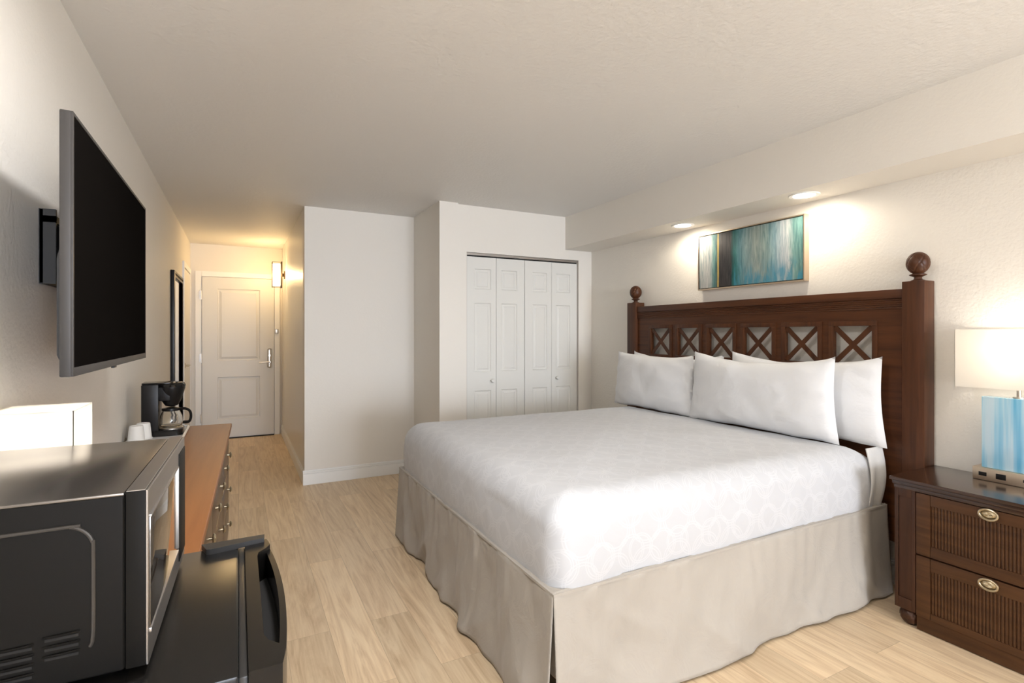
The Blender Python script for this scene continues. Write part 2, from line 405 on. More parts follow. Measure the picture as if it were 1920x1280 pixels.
# baseboards
def baseboard(name, x0, y0, x1, y1, nx, ny, label):
    """along (x0,y0)-(x1,y1), sticking out along (nx,ny)"""
    mb = MB()
    for (d, za, zb) in ((0.014, 0, 0.096), (0.009, 0.096, 0.101), (0.012, 0.101, 0.114), (0.006, 0.114, 0.128)):
        xa, xb = sorted((x0, x1 + nx * d)) if nx else sorted((x0, x1)); ya, yb = sorted((y0, y1 + ny * d)) if ny else sorted((y0, y1))
        mb.box(xa, xb, ya, yb, za, zb, 0.002, 1)
    return struct(name, mb, M['trim'], label)
baseboard('baseboard_center', CRX - 0.014, FY, CX0, FY, 0, -1, 'white baseboard under the plain wall')
baseboard('baseboard_corridor', CRX, FY, CRX, EY - 0.02, -1, 0, 'white baseboard along the corridor')
baseboard('baseboard_niche', CX0, CY - 0.035, CX0, FY - 0.02, -1, 0, 'white baseboard on the closet side wall')
baseboard('baseboard_closet', CX0 - .014, CY - 0.035, 1.662, CY - 0.035, 0, -1, 'white baseboard on the closet pillar')
baseboard('baseboard_left', WL, BY, WL, 5.2, 1, 0, 'white baseboard along the left wall')
baseboard('baseboard_right', WR, BY, WR, CY, -1, 0, 'white baseboard behind the bed')

# ------------------------------------------------------------------ panel doors facing -Y
def panel_slab(mb, x0, x1, z0, z1, yf, th, panels, bev=0.018, rec=0.009, raise_=0.006):
    """slab with stiles/rails in front (face at yf) and raised fields in the panels; panels = [(xa,xb,za,zb)]"""
    mb.box(x0, x1, yf + rec, yf + th, z0, z1)
    xs = sorted({x0, x1, *[p[0] for p in panels], *[p[1] for p in panels]})
    zs = sorted({z0, z1, *[p[2] for p in panels], *[p[3] for p in panels]})
    for i in range(len(xs) - 1):
        for j in range(len(zs) - 1):
            cx_, cz_ = (xs[i] + xs[i + 1]) / 2, (zs[j] + zs[j + 1]) / 2
            if any(p[0] < cx_ < p[1] and p[2] < cz_ < p[3] for p in panels): continue
            mb.box(xs[i], xs[i + 1], yf, yf + rec + 0.001, zs[j], zs[j + 1])
    for xa, xb, za, zb in panels:
        e = 0.007
        # sticking (sloped inner lip)
        for (A, B) in (((xa, za), (xb, za)), ((xb, za), (xb, zb)), ((xb, zb), (xa, zb)), ((xa, zb), (xa, za))):
            cxp, czp = (xa + xb) / 2, (za + zb) / 2
            def inn(p): return (p[0] + e * (1 if p[0] < cxp else -1), p[1] + e * (1 if p[1] < czp else -1))
            a2, b2 = inn(A), inn(B)
            mb.faces([(A[0], yf, A[1]), (B[0], yf, B[1]), (b2[0], yf + rec, b2[1]), (a2[0], yf + rec, a2[1])], [(0, 1, 2, 3)])
        g = 0.016
        o = [(xa + g, yf + rec + .001, za + g), (xb - g, yf + rec + .001, za + g), (xb - g, yf + rec + .001, zb - g), (xa + g, yf + rec + .001, zb - g)]
        k = g + bev
        i_ = [(xa + k, yf + rec - raise_, za + k), (xb - k, yf + rec - raise_, za + k), (xb - k, yf + rec - raise_, zb - k), (xa + k, yf + rec - raise_, zb - k)]
        mb.frustum(o, i_)

# entry door
dr = struct_root('door_1', (0.0, EY - 0.03, 0), 'white two-panel entry door at the end of the corridor')
mb = MB(); panel_slab(mb, -0.403, 0.410, 0.012, 2.03, EY - 0.035, 0.03, [(-0.235, 0.245, 0.985, 1.885), (-0.235, 0.245, 0.245, 0.775)], bev=0.03, rec=0.012, raise_=0.009)
link('door_panel', mb, M['door'], dr, 0)
mb = MB().box(0.326, 0.386, EY - 0.050, EY - 0.034, 0.87, 1.135, 0.027, 4)
lock = link('lock_plate', mb, M['nickel'], dr)
mb = MB().cyl((0.356, EY - 0.05, 0.955), (0.356, EY - 0.09, 0.955), 0.013).tube([(0.362, EY - 0.09, 0.955), (0.30, EY - 0.093, 0.953), (0.235, EY - 0.088, 0.95)], 0.009)
link('handle', mb, M['nickel'], lock)
link('key_cylinder', MB().cyl((0.356, EY - 0.05, 1.04), (0.356, EY - 0.058, 1.04), 0.013), M['nickel'], lock)
for z in (1.80, 1.02, 0.27):
    link('hinge', MB().cyl((-0.410, EY - 0.043, z - .055), (-0.410, EY - 0.043, z + .055), 0.007, n=12).box(-0.425, -0.404, EY - 0.038, EY - 0.033, z - .055, z + .055), M['nickel'], dr)
link('door_guard', MB().box(0.423, 0.462, EY - 0.050, EY - 0.030, 1.325, 1.385, 0.004), M['nickel'], dr)
link('threshold', MB().box(-0.403, 0.410, EY - 0.06, EY, 0, 0.012), M['dark'], dr)
mb = MB().box(-0.475, -0.408, EY - 0.028, EY, 0, 2.10, 0.004).box(0.415, 0.482, EY - 0.028, EY, 0, 2.10, 0.004).box(-0.408, 0.415, EY - 0.028, EY, 2.036, 2.10, 0.004)
struct('trim_1', mb, M['trim'], 'white casing of the entry door')

# side door on left wall beyond the mirror
dr = struct_root('door_4', (WL, 7.0, 0), 'white side door on the left wall beyond the mirror')
link('door_panel', MB().box(WL, WL + 0.012, 6.62, 7.36, 0.01, 2.03, 0.002), M['door'], dr)
mb = MB().cyl((WL + .012, 6.68, 0.975), (WL + .05, 6.68, 0.975), 0.010).tube([(WL + .05, 6.67, .975), (WL + .053, 6.72, .975), (WL + .05, 6.78, .973)], 0.008).cyl((WL + .012, 6.68, 0.975), (WL + .018, 6.68, 0.975), 0.028)
link('handle', mb, M['brass'], dr)
struct('trim_2', MB().box(WL, WL + .018, 6.54, 6.61, 0, 2.10, .003).box(WL, WL + .018, 7.37, 7.44, 0, 2.10, .003).box(WL, WL + .018, 6.61, 7.37, 2.04, 2.10, .003), M['trim'], 'white casing of the side door')

# closet bifold doors (two pairs)
LW = (DX1 - DX0 - 0.016) / 4
for k, lab in ((0, 'left pair of white bifold closet doors'), (1, 'right pair of white bifold closet doors')):
    x0 = DX0 + 0.004 + k * (2 * LW + 0.0035)
    dr = struct_root('door_%d' % (k + 2), (x0 + LW, CY + 0.03, 0), lab)
    for j in range(2):
        a = x0 + j * (LW + 0.001); b = a + LW - 0.002
        mb = MB(); st = 0.062
        # wider inner margin next to the fold, as on the real leaves
        pa, pb = (a + st + .015, b - st + .012) if j == 0 else (a + st - .012, b - st - .015)
        if k == 1: pa, pb = (a + st + .02, b - st + .015) if j == 0 else (a + st - .012, b - st - .015)
        panel_slab(mb, a, b, 0.015, 2.000, CY + 0.018, 0.028, [(pa, pb, 1.715, 1.895), (pa, pb, 0.985, 1.595), (pa, pb, 0.20, 0.82)], bev=0.016)
        link('door_leaf', mb, M['closet'], dr, 0)
    kx = (x0 + LW - 0.045) if k == 0 else (x0 + LW + 0.055)
    link('knob', MB().lathe((kx, CY + 0.018, 0.905), [(0.0, -0.032), (0.013, -0.030), (0.017, -0.022), (0.013, -0.012), (0.008, -0.006), (0.008, 0.0)], axis='y', n=20), M['closet'], dr)
struct('trim_3', MB().box(DX0, DX1, CY + 0.012, CY + 0.05, DZ - 0.022, DZ - 0.002).box(DX0, DX0 + .004, CY + .005, CY + .05, 0, DZ - .022), M['steel'], 'metal bifold door track')
tk = struct('gap_shade_strip', MB().box(DX0 + .006, DX1 - .006, CY + 0.03, CY + 0.05, 2.001, DZ - 0.022), M['dark'], 'dark strip painted as the shade in the gap under the closet door track')  # near-black strip stands in for the shade above the closet leaves

# ------------------------------------------------------------------ recessed downlights
def downlight(loc, label):
    r = thing('recessed_light', label, 'ceiling light', loc, 0, 'recessed lights in the soffit')
    link('trim_ring', MB().lathe(loc, [(0.058, -0.001), (0.060, -0.004), (0.078, -0.006), (0.082, -0.003), (0.082, 0.0)], n=48), M['trim'], r)
    link('lens', MB().lathe(loc, [(0.0, -0.0035), (0.057, -0.0035)], n=48), M['downlight'], r)
    return r
DL = [(2.905, 1.90, SZ), (2.920, 2.85, SZ)]
d0 = downlight(DL[0], 'round recessed ceiling light in the soffit, the one nearer the nightstand lamp')
dup(d0, DL[1], 'round recessed ceiling light in the soffit, the one nearer the closet')
for i, p in enumerate(DL):
    l = bpy.data.lights.new('downlight_lamp', 'SPOT'); l.energy = P_SPOT; l.color = (1.0, 0.88, 0.70); l.spot_size = math.radians(178); l.spot_blend = 0.45; l.shadow_soft_size = 0.05
    o = bpy.data.objects.new('downlight_lamp', l); COL.objects.link(o); o.location = (p[0], p[1], p[2] - 0.02)

dm = thing('fill_dome', 'round white fill dome added on the ceiling, out of view, to brighten the room', 'ceiling light', (FILL_DOME[0], FILL_DOME[1], H))  # unseen fixture, added only for its fill light from above
link('base_ring', MB().lathe((FILL_DOME[0], FILL_DOME[1], H), [(0.17, 0), (0.17, -0.02), (0.155, -0.025)], n=40), M['nickel'], dm)
link('glass_dome', MB().lathe((FILL_DOME[0], FILL_DOME[1], H), [(0.155, -0.022), (0.14, -0.055), (0.10, -0.08), (0.05, -0.092), (0.0001, -0.095)], n=40), M['dome'], dm)
l = bpy.data.lights.new('fill_dome_area', 'AREA'); l.shape = 'DISK'; l.size = 0.26; l.energy = P_FILL_DOME; l.color = (1.0, 0.99, 1.0)
o = bpy.data.objects.new('fill_dome_area', l); COL.objects.link(o); o.location = (FILL_DOME[0], FILL_DOME[1], H - 0.10)

# fill uplight added behind the camera, bouncing light off the ceiling
TL = (1.55, -0.95)
tl = thing('fill_uplight', 'tall nickel fill uplight with a bowl shade, added unseen behind the camera to brighten the ceiling', 'lamp', (TL[0], TL[1], 0))
link('base', MB().lathe((TL[0], TL[1], 0), [(0.15, 0.0), (0.15, 0.015), (0.03, 0.03), (0.015, 0.04)], n=40), M['nickel'], tl)
link('pole', MB().cyl((TL[0], TL[1], 0.03), (TL[0], TL[1], 1.62), 0.012), M['nickel'], tl)
link('bowl_shade', MB().lathe((TL[0], TL[1], 0), [(0.02, 1.60), (0.10, 1.62), (0.17, 1.68), (0.20, 1.74), (0.195, 1.74), (0.165, 1.69), (0.095, 1.63), (0.02, 1.615)], n=40), M['nickel'], tl)
l = bpy.data.lights.new('fill_uplight_area', 'AREA'); l.shape = 'DISK'; l.size = 0.30; l.energy = P_FILL_UP; l.color = (1.0, 0.99, 1.0)
o = bpy.data.objects.new('fill_uplight_area', l); COL.objects.link(o); o.location = (TL[0], TL[1], 1.735); o.rotation_euler = (PI, 0, 0)

# ------------------------------------------------------------------ bed
# base: box spring + skirt
BX0, BX1, BY0, BY1 = 0.935, 2.945, 1.485, 3.375
ST = 0.452
bed = thing('bed_base', 'wide bed base hidden by a floor-length beige bed skirt', 'bed', ((BX0 + BX1) / 2, (BY0 + BY1) / 2, 0))
link('box_spring', MB().box(BX0 + .03, BX1, BY0 + .03, BY1 - .03, 0.12, ST - 0.012, 0.03, 3), M['box_spring'], bed)
def fold(u, v, seed, n1, amp):
    """v 0 top .. 1 bottom; outward offset of the hanging cloth"""
    N = lambda a, b, c: noise.noise(Vector((a, b, c)))
    a = N(u * n1 * 0.8 + v * 0.5, seed, v * 0.4) * 1.0 + N(u * n1 * 1.9 + v * 1.3, seed + 5, v * 0.6) * 0.6
    d = abs(N(u * n1 * 1.5 - v * 2.2, seed + 13, v * 1.1)) * 0.55           # slanting pulls
    small = N(u * n1 * 6, seed + 9, v * 0.5) * 0.17 * (1 - 0.7 * v) + N(u * n1 * 4.2 + v * 3, seed + 21, v * 1.5) * 0.10
    return amp * ((a - d) * (0.10 + 0.90 * v ** 1.15) + small)
def skirt_side(mb, P0, P1, out, seed, nn, L, flare=0.028, amp=0.058):
    P0 = Vector(P0); P1 = Vector(P1); out = Vector(out)
    def fn(i, j):
        p = P0.lerp(P1, i)
        e = min(i, 1 - i) * L
        k = min(1, e / 0.14)
        off = flare * j + fold(i * L, j, seed, nn, amp) * k - 0.004 * k * math.sin(j * PI)
        z = (ST + 0.002) * (1 - j) + 0.010 * j + 0.006 * noise.noise(Vector((i * L * 2, seed, 3)))* j
        # soft rolled upper edge
        if j < 0.03: off -= 0.010 * (1 - j / 0.03)
        return p + out * off + Vector((0, 0, z))
    mb.grid(fn, int(L * 90), 34)
mb = MB()
skirt_side(mb, (BX0, BY0 + 0.002, 0), (BX0, BY1, 0), (-1, 0, 0), 3.1, 3.2, BY1 - BY0)
sk = link('bed_skirt', mb, M['skirt'], bed, 60); sk['label'] = 'beige skirt panel across the foot end'
mb = MB()
skirt_side(mb, (BX0 - 0.002, BY0, 0), (BX1, BY0, 0), (0, -1, 0), 8.4, 3.0, BX1 - BX0, amp=0.058)
sk2 = link('bed_skirt', mb, M['skirt'], bed, 60); sk2['label'] = 'beige skirt panel along the near side'
mb = MB()
skirt_side(mb, (BX0, BY1, 0), (BX1, BY1, 0), (0, 1, 0), 1.4, 3.0, BX1 - BX0)
sk3 = link('bed_skirt', mb, M['skirt'], bed, 60); sk3['label'] = 'beige skirt panel along the far side'
for s_ in (sk, sk2, sk3):
    md = s_.modifiers.new('thickness', 'SOLIDIFY'); md.thickness = 0.004; md.offset = 0
# deck hem covering the top of the box spring
link('skirt_deck', MB().box(BX0 - .003, BX1, BY0 - .003, BY1 + .003, ST - .010, ST - .001), M['skirt'], bed)

# mattress and bedspread as stacked rounded outlines
def outline(x0, x1, y0, y1, r, n=10, den=0.035, rh=None):
    """rounded rectangle outline, points evenly spaced along straights"""
    pts = []
    rh = r if rh is None else rh
    def arc(cx_, cy_, a0, rr):
        for i in range(n + 1):
            a = a0 + i / n * PI / 2; pts.append((cx_ + rr * math.cos(a), cy_ + rr * math.sin(a)))
    def seg(a, b, k):
        for i in range(1, k): pts.append((a[0] + (b[0] - a[0]) * i / k, a[1] + (b[1] - a[1]) * i / k))
    KX, KY = 56, 52
    arc(x0 + r, y0 + r, PI, r); seg((x0 + r, y0), (x1 - rh, y0), KX)
    arc(x1 - rh, y0 + rh, 1.5 * PI, rh); seg((x1, y0 + rh), (x1, y1 - rh), KY)
    arc(x1 - rh, y1 - rh, 0, rh); seg((x1 - rh, y1), (x0 + r, y1), KX)
    arc(x0 + r, y1 - r, PI / 2, r); seg((x0, y1 - r), (x0, y0 + r), KY)
    return pts
def pad(mb, x0, x1, y0, y1, z0, zt, re, rc, bulge=0.0, crown=0.0, disp=None, hem=None):
    lv = []
    hs = zt - re - z0
    for i in range(11): lv.append((-bulge * math.sin(PI * i / 10) ** 0.8 if bulge else 0, z0 + hs * i / 10, i / 10))
    for i in range(1, 11):
        a = i / 10 * PI / 2; lv.append((re * (1 - math.cos(a)), zt - re + re * math.sin(a), 1))
    half = (min(x1 - x0, y1 - y0)) / 2
    for i in range(1, 22):
        f = i / 22; lv.append((re + (half * 0.985 - re) * f, zt + crown * f * f * (3 - 2 * f), 1))
    rings = []
    for ins, z, q in lv:
        if ins < 0.0: r = rc - ins
        else: r = max(rc - ins * 0.8, 0.004)
        o = outline(x0 + ins, x1 - ins, y0 + ins, y1 - ins, min(r, half - ins if half - ins > 0.004 else 0.004), rh=min(r, 0.03, max(half - ins, .004)))
        ring = []
        for (x, y) in o:
            p = Vector((x, y, z))
            if disp: p = disp(p, q, ins)
            ring.append(mb.bm.verts.new(p))
        rings.append(ring)
    n = len(rings[0])
    for A, B in zip(rings, rings[1:]):
        for i in range(n): mb.bm.faces.new([A[i], A[(i + 1) % n], B[(i + 1) % n], B[i]])
    mb.bm.faces.new(rings[-1])
    return mb
mt = MB(); pad(mt, BX0 + .05, BX1 - .003, BY0 + .048, BY1 - .048, ST + .001, 0.715, 0.10, 0.08)
mo = link('mattress', mt, M['sheet'], None, 60); tag(mo, 'thick mattress in a white fitted sheet under the bedspread', 'mattress')
def bs_disp(p, q, ins):
    x, y, z = p
    hem = 1 - q
    nz = noise.noise(Vector((x * 5, y * 5, z * 2.5)))
    n2 = noise.noise(Vector((x * 13 + 3, y * 13, z * 5)))
    cxm, cym = (BX0 + BX1) / 2, (BY0 + BY1) / 2
    if z < 0.66:   # sides: soft folds pushed outward along the side normal
        amt = 0.010 * nz + 0.0035 * n2
        dx = 0; dy = 0
        if x < BX0 + 0.10: dx = -1
        if y < BY0 + 0.10: dy = -1
        elif y > BY1 - 0.10: dy = 1
        L = math.hypot(dx, dy) or 1
        k = min(1, (z - 0.45) / 0.05 + 0.6)
        p = Vector((x + dx / L * amt * k, y + dy / L * amt * k, z + hem * (0.006 * noise.noise(Vector((x * 3, y * 3, 7))) )))
        # corner droops
        cd_ = math.hypot(x - BX0, y - BY0)
        p.z -= hem * 0.022 * math.exp(-(cd_ / 0.22) ** 2)
    else:
        p = Vector((x, y, z + 0.005 * nz * min(1, ins / 0.1)))
    return p
mb = MB(); pad(mb, BX0 + .008, 2.86, BY0 + .010, BY1 - .010, 0.447, 0.748, 0.125, 0.085, bulge=0.006, crown=0.028, disp=bs_disp)
bs = link('bedspread', mb, M['bedspread'], None, 60); boxuv(bs)
tag(bs, 'smooth white bedspread with faint woven rings tucked over the mattress', 'bedspread')
# folded end of sheet at the head corner beside the nightstand
def fl(i, j):
    x = 2.80 + 0.14 * i; y = BY0 + 0.022 - 0.022 * math.sin(PI * min(1, j * 1.05)) - 0.010 * math.sin(i * 9 + j * 2) * j
    z = 0.745 - 0.315 * j - 0.02 * i * j
    return Vector((x, y, z))
mb = MB(); mb.grid(fl, 16, 20)
fs = link('sheet_fold', mb, M['sheet'], mo, 60, world=False); md = fs.modifiers.new('thickness', 'SOLIDIFY'); md.thickness = 0.006; md.offset = 0

# pillows
def pillow(name, cx_, cy_, zb, wid, hei, th, lean, seed, label, yaw=0.0, ear=0.035, sag=0.0, slump=0.0):
    """stands on its long edge, face towards -X, leaning back (+X) at the top"""
    loc = Vector((cx_, cy_, zb))
    mb = MB(); N1, N2 = 44, 30
    R = Matrix.Rotation(yaw, 3, 'Z') @ Matrix.Rotation(lean, 3, 'Y')
    def surf(sgn):
        def fn(i, j):
            u = 2 * i - 1; v = 2 * j - 1
            # corners push out, edges draw in
            top = max(v, 0.0)
            pinch_u = (1 - 0.035 * math.cos(v * PI / 2)) * (1 - 0.035 * v)
            dip = ear * (math.cos(u * PI / 2) ** 0.7) * (0.6 + 0.4 * (1 if v > 0 else 0.3))
            y = u * wid / 2 * pinch_u; z = v * hei / 2 - dip * abs(v) ** 2 * (1 if v > 0 else -0.15)
            t_ = ((1 - abs(u) ** 2.6) * (1 - abs(v) ** 2.4)); t_ = max(t_, 0) ** 0.52
            wr = noise.noise(Vector((u * 2.2 + seed, v * 1.6, seed))) * 0.10 + noise.noise(Vector((u * 6 + seed, v * 4, seed * 2))) * 0.045
            x = sgn * th / 2 * t_ * (1 + wr * 1.3)
            # radiating puckers near the edges
            edge = (abs(u) ** 4 + abs(v) ** 4)
            x += sgn * 0.004 * min(1, edge) * math.sin((u * v) * 16 + seed) * min(1, t_ * 3)
            if z > 0: z -= sag * math.cos(u * PI / 2) * (z / (hei / 2))
            z += 0.008 * noise.noise(Vector((u * 3, seed * 3, v)))
            y += slump * (z / (hei / 2)) 
            p = R @ Vector((x, y, z + hei / 2))
            return loc + p
        return fn
    mb.grid(surf(-1), N1, N2); mb.grid(surf(1), N1, N2)
    bmesh.ops.remove_doubles(mb.bm, verts=mb.bm.verts, dist=0.0008)
    o = link(name, mb, M['pillow'], None, 80)
    me = o.data
    c = loc.copy()
    for v in me.vertices: v.co -= c
    o.location = c
    return tag(o, label, 'pillow', 'white pillows against the headboard')
ZB = 0.762
pillow('pillow', 2.900, 2.93, ZB - .005, 0.94, 0.425, 0.12, 0.045, 2.3, 'white pillow at the back on the closet side, mostly hidden behind the front pillow', ear=0.05)
pillow('pillow', 2.898, 1.95, ZB - .018, 0.95, 0.462, 0.13, 0.045, 5.9, 'white pillow at the back on the nightstand side, sticking out past the front one', ear=0.055)
pillow('pillow', 2.765, 3.02, ZB - .012, 0.835, 0.425, 0.15, 0.05, 8.2, 'white front pillow on the closet side of the bed', ear=0.025)
pillow('pillow', 2.745, 2.115, ZB - .012, 0.985, 0.455, 0.17, 0.05, 3.7, 'largest white front pillow, in the middle towards the nightstand', ear=0.055)

# ------------------------------------------------------------------ headboard
HX = 2.974; HBK = 3.070
PZ = 1.587
hb = thing('headboard', 'dark brown wooden headboard with crossed lattice openings and ball-topped posts', 'headboard', (3.02, 2.43, 0))
NP = (1.331, 1.430); FP = (3.432, 3.540)
IX0, IX1 = 2.998, 3.022
def finial(cy_):
    c = (3.022, cy_, PZ)
    mb = MB().lathe(c, [(0.030, 0), (0.030, 0.004), (0.018, 0.010), (0.016, 0.020), (0.026, 0.026), (0.036, 0.030), (0.036, 0.034), (0.024, 0.038), (0.022, 0.042)], n=32)
    def mod(t_, h):
        a = abs(math.sin(2.5 * t_ + h * 34)); b = abs(math.sin(2.5 * t_ - h * 34))
        return 1 - 0.055 * max(0, 1 - a * 3.2) - 0.055 * max(0, 1 - b * 3.2) - 0.012 * abs(math.sin(5 * t_ + h * 68))
    R = 0.0505; V = 0.0565
    prof = [(max(R * math.sin(a), 1e-5), 0.034 + V - V * math.cos(a)) for a in [i / 44 * PI for i in range(45)]]
    mb.lathe(c, prof, n=120, mod=mod)
    return mb
for (ya, yb) in (NP, FP):
    p = link('post', MB().box(HX, HBK, ya, yb, 0, PZ, 0.003, 2), M['dwood_v'], hb)
    link('finial', finial((ya + yb) / 2), M['dwood_v'], p)
# top rail with reeded band
mb = MB().box(2.985, 3.055, NP[1], FP[0], 1.506, 1.552, 0.004)
mb.box(2.996, 3.045, NP[1], FP[0], 1.448, 1.506)
for i in range(5): mb.cyl((2.996, NP[1], 1.500 - i * 0.011), (2.996, FP[0], 1.500 - i * 0.011), 0.0048, n=10, caps=False)
link('top_rail', mb, M['dwood'], hb)
# body panel with six openings
OZ0, OZ1, OW = 1.158, 1.366, 0.204
centers = [1.683 + i * 0.2962 for i in range(6)]
mb = MB().box(IX0, IX1, NP[1], FP[0], OZ1, 1.448).box(IX0, IX1, NP[1], FP[0], 0.25, OZ0)
ys = [NP[1]] + [v for c in centers for v in (c - OW / 2, c + OW / 2)] + [FP[0]]
for i in range(0, len(ys), 2): mb.box(IX0, IX1, ys[i], ys[i + 1], OZ0, OZ1)
link('panel', mb, M['dwood'], hb)
for c in centers:
    mb = MB(); g = 0.027
    a, b = c - OW / 2, c + OW / 2
    # raised moulding frame
    mb.box(IX0 - .007, IX0 + .002, a - g, b + g, OZ1, OZ1 + g, .002).box(IX0 - .007, IX0 + .002, a - g, b + g, OZ0 - g, OZ0, .002)
    mb.box(IX0 - .007, IX0 + .002, a - g, a, OZ0, OZ1, .002).box(IX0 - .007, IX0 + .002, b, b + g, OZ0, OZ1, .002)
    L = math.hypot(OW, OZ1 - OZ0); cz = (OZ0 + OZ1) / 2; ang = math.atan2(OZ1 - OZ0, OW)
    for k, s_ in enumerate((1, -1)):
        R = Matrix.Rotation(s_ * ang, 3, 'X')
        mb.box(IX0 + .002 + .0008 * k, IX1 - .016 - .0008 * k, c - L / 2 + .006, c + L / 2 - .006, cz - 0.0135, cz + 0.0135, 0.0, rot=R, piv=Vector((0, c, cz)))
    link('lattice_panel', mb, M['dwood_v'], hb)

# ------------------------------------------------------------------ nightstand
NX, NY0, NY1 = 2.680, 0.610, 1.318
NTZ = 0.672
ns = thing('nightstand', 'dark brown two-drawer wooden nightstand with ribbed drawer fronts', 'nightstand', (2.87, (NY0 + NY1) / 2, 0))
CW = 0.083
link('body', MB().box(NX + .018, 3.06, NY0 + .01, NY1 - .01, 0.075, 0.622).box(NX + .012, NX + .03, NY0 + CW, NY1 - CW, 0.004, 0.08, .002), M['nwood'], ns)
mb = MB().box(2.652, 3.066, NY0 - .018, NY1 + .010, 0.657, NTZ, 0.004, 3)
mb.box(2.664, 3.066, NY0 - .008, NY1 + .004, 0.638, 0.657, 0.006, 3).box(2.674, 3.066, NY0 - .002, NY1 + .001, 0.620, 0.638, 0.004, 2)
link('top', mb, M['ntop'], ns)
def column(y0, y1):
    mb = MB()
    mb.box(NX + .006, NX + .06, y0, y1, 0.075, 0.620)
    s_ = 0.015
    mb.box(NX, NX + .007, y0, y0 + s_, 0.075, 0.620, .0015).box(NX, NX + .007, y1 - s_, y1, 0.075, 0.620, .0015)
    mb.box(NX, NX + .007, y0 + s_, y1 - s_, 0.585, 0.620, .0015).box(NX, NX + .007, y0 + s_, y1 - s_, 0.075, 0.125, .0015)
    return mb
link('column', column(NY1 - CW, NY1), M['nwood_v'], ns); link('column', column(NY0, NY0 + CW), M['nwood_v'], ns)
def bun(cx_, cy_):
    def mod(t_, h): return 1 - 0.045 * (1 if abs(math.sin(3 * t_ + h * 60)) > 0.90 else 0) - 0.045 * (1 if abs(math.sin(3 * t_ - h * 60)) > 0.90 else 0)
    prof = [(0.018, 0.0)] + [(0.044 * math.sqrt(max(0.03, 1 - ((h - 0.040) / 0.042) ** 2)), h) for h in [0.002 + i * 0.0036 for i in range(20)]] + [(0.026, 0.0752)]
    return MB().lathe((cx_, cy_, 0), prof, n=72, mod=mod)
for (a, b) in ((NX + .048, NY1 - .045), (NX + .048, NY0 + .045), (3.01, NY1 - .045), (3.01, NY0 + .045)):
    link('foot', bun(a, b), M['nwood_v'], ns)
DY0, DY1 = NY0 + CW + .004, NY1 - CW - .003
HY = 0.975
def oval_pull(cy_, cz_, parent, xf):
    mb = MB()
    ring = [(xf - 0.010, cy_ + 0.030 * math.cos(a), cz_ + 0.021 * math.sin(a)) for a in [2 * PI * i / 40 for i in range(40)]]
    mb.tube(ring, 0.0045, 8, closed=True)
    n = 40
    cen = mb.bm.verts.new((xf - 0.0095, cy_, cz_)); outer = []; mid = []
    for i in range(n):
        a = 2 * PI * i / n; dz = 0.0012 * (i % 2)
        mid.append(mb.bm.verts.new((xf - 0.0105 - dz, cy_ + 0.014 * math.cos(a), cz_ + 0.010 * math.sin(a))))
        outer.append(mb.bm.verts.new((xf - 0.004, cy_ + 0.028 * math.cos(a), cz_ + 0.0195 * math.sin(a))))
    for i in range(n):
        j = (i + 1) % n
        mb.bm.faces.new([cen, mid[i], mid[j]]); mb.bm.faces.new([mid[i], outer[i], outer[j], mid[j]])
    mb.cyl((xf, cy_, cz_), (xf - 0.005, cy_, cz_), 0.017, 0.014)
    return link('handle', mb, M['brass'], parent)
for (z0, z1, rz0, rz1, hz) in ((0.345, 0.616, 0.392, 0.570, 0.600), (0.070, 0.338, 0.100, 0.285, 0.318)):
    mb = MB()
    mb.box(NX + .008, NX + .022, DY0, DY1, z0, z1)
    sy = 0.053
    mb.box(NX, NX + .009, DY1 - sy, DY1, z0, z1, .0015).box(NX, NX + .009, DY0, DY0 + sy, z0, z1, .0015)
    mb.box(NX, NX + .009, DY0 + sy + .0015, DY1 - sy - .0015, rz1, z1, .0012).box(NX, NX + .009, DY0 + sy + .0015, DY1 - sy - .0015, z0, rz0, .0012)
    ya, yb = DY0 + sy + .002, DY1 - sy - .002
    nr = 36; pw = (yb - ya) / nr
    for i in range(nr):
        yc = ya + (i + .5) * pw
        mb.cyl((NX + .0085, yc, rz0), (NX + .0085, yc, rz1), pw * 0.44, n=8, caps=False)
    d = link('drawer', mb, M['nwood'], ns, 40)
    oval_pull(HY, hz - 0.004, d, NX)

# ------------------------------------------------------------------ nightstand lamp
LYC, LXC = 0.985, 2.985
lamp = thing('table_lamp', 'table lamp with white shade and blue streaked glass block on the nightstand', 'lamp', (LXC, LYC, NTZ))
BH = 0.056
base = link('base', MB().box(LXC - .045, LXC + .055, LYC - .145, LYC + .145, NTZ + .0005, NTZ + BH, 0.003), M['champagne'], lamp)
for yc, wd, hh, nm in ((LYC + .108, .028, .017, 'usb_port'), (LYC + .045, .034, .024, 'power_outlet'), (LYC - .042, .028, .012, 'usb_port'), (LYC - .105, .034, .024, 'power_outlet')):
    mb = MB().box(LXC - .0465, LXC - .044, yc - wd / 2, yc + wd / 2, NTZ + BH / 2 - hh / 2, NTZ + BH / 2 + hh / 2, .0008)
    if nm == 'usb_port': mb.box(LXC - .0475, LXC - .0464, yc - wd * .3, yc + wd * .3, NTZ + BH / 2 - .0015, NTZ + BH / 2 + .0015)
    link(nm, mb, M['black_plastic'], base)
link('glass_block', MB().box(LXC - .030, LXC + .035, LYC - .118, LYC + .118, NTZ + BH, NTZ + .372, 0.004, 2), M['blue'], lamp)
link('pole', MB().cyl((LXC, LYC, NTZ + .372), (LXC, LYC, NTZ + .60), 0.008).cyl((LXC, LYC, NTZ + .372), (LXC, LYC, NTZ + .378), 0.02), M['nickel'], lamp)
def box_shade(x0, x1, y0, y1, z0, z1):
    mb = MB(); t_ = 0.0015
    mb.box(x0, x0 + t_, y0, y1, z0, z1).box(x1 - t_, x1, y0, y1, z0, z1).box(x0, x1, y0, y0 + t_, z0, z1).box(x0, x1, y1 - t_, y1, z0, z1)
    return mb
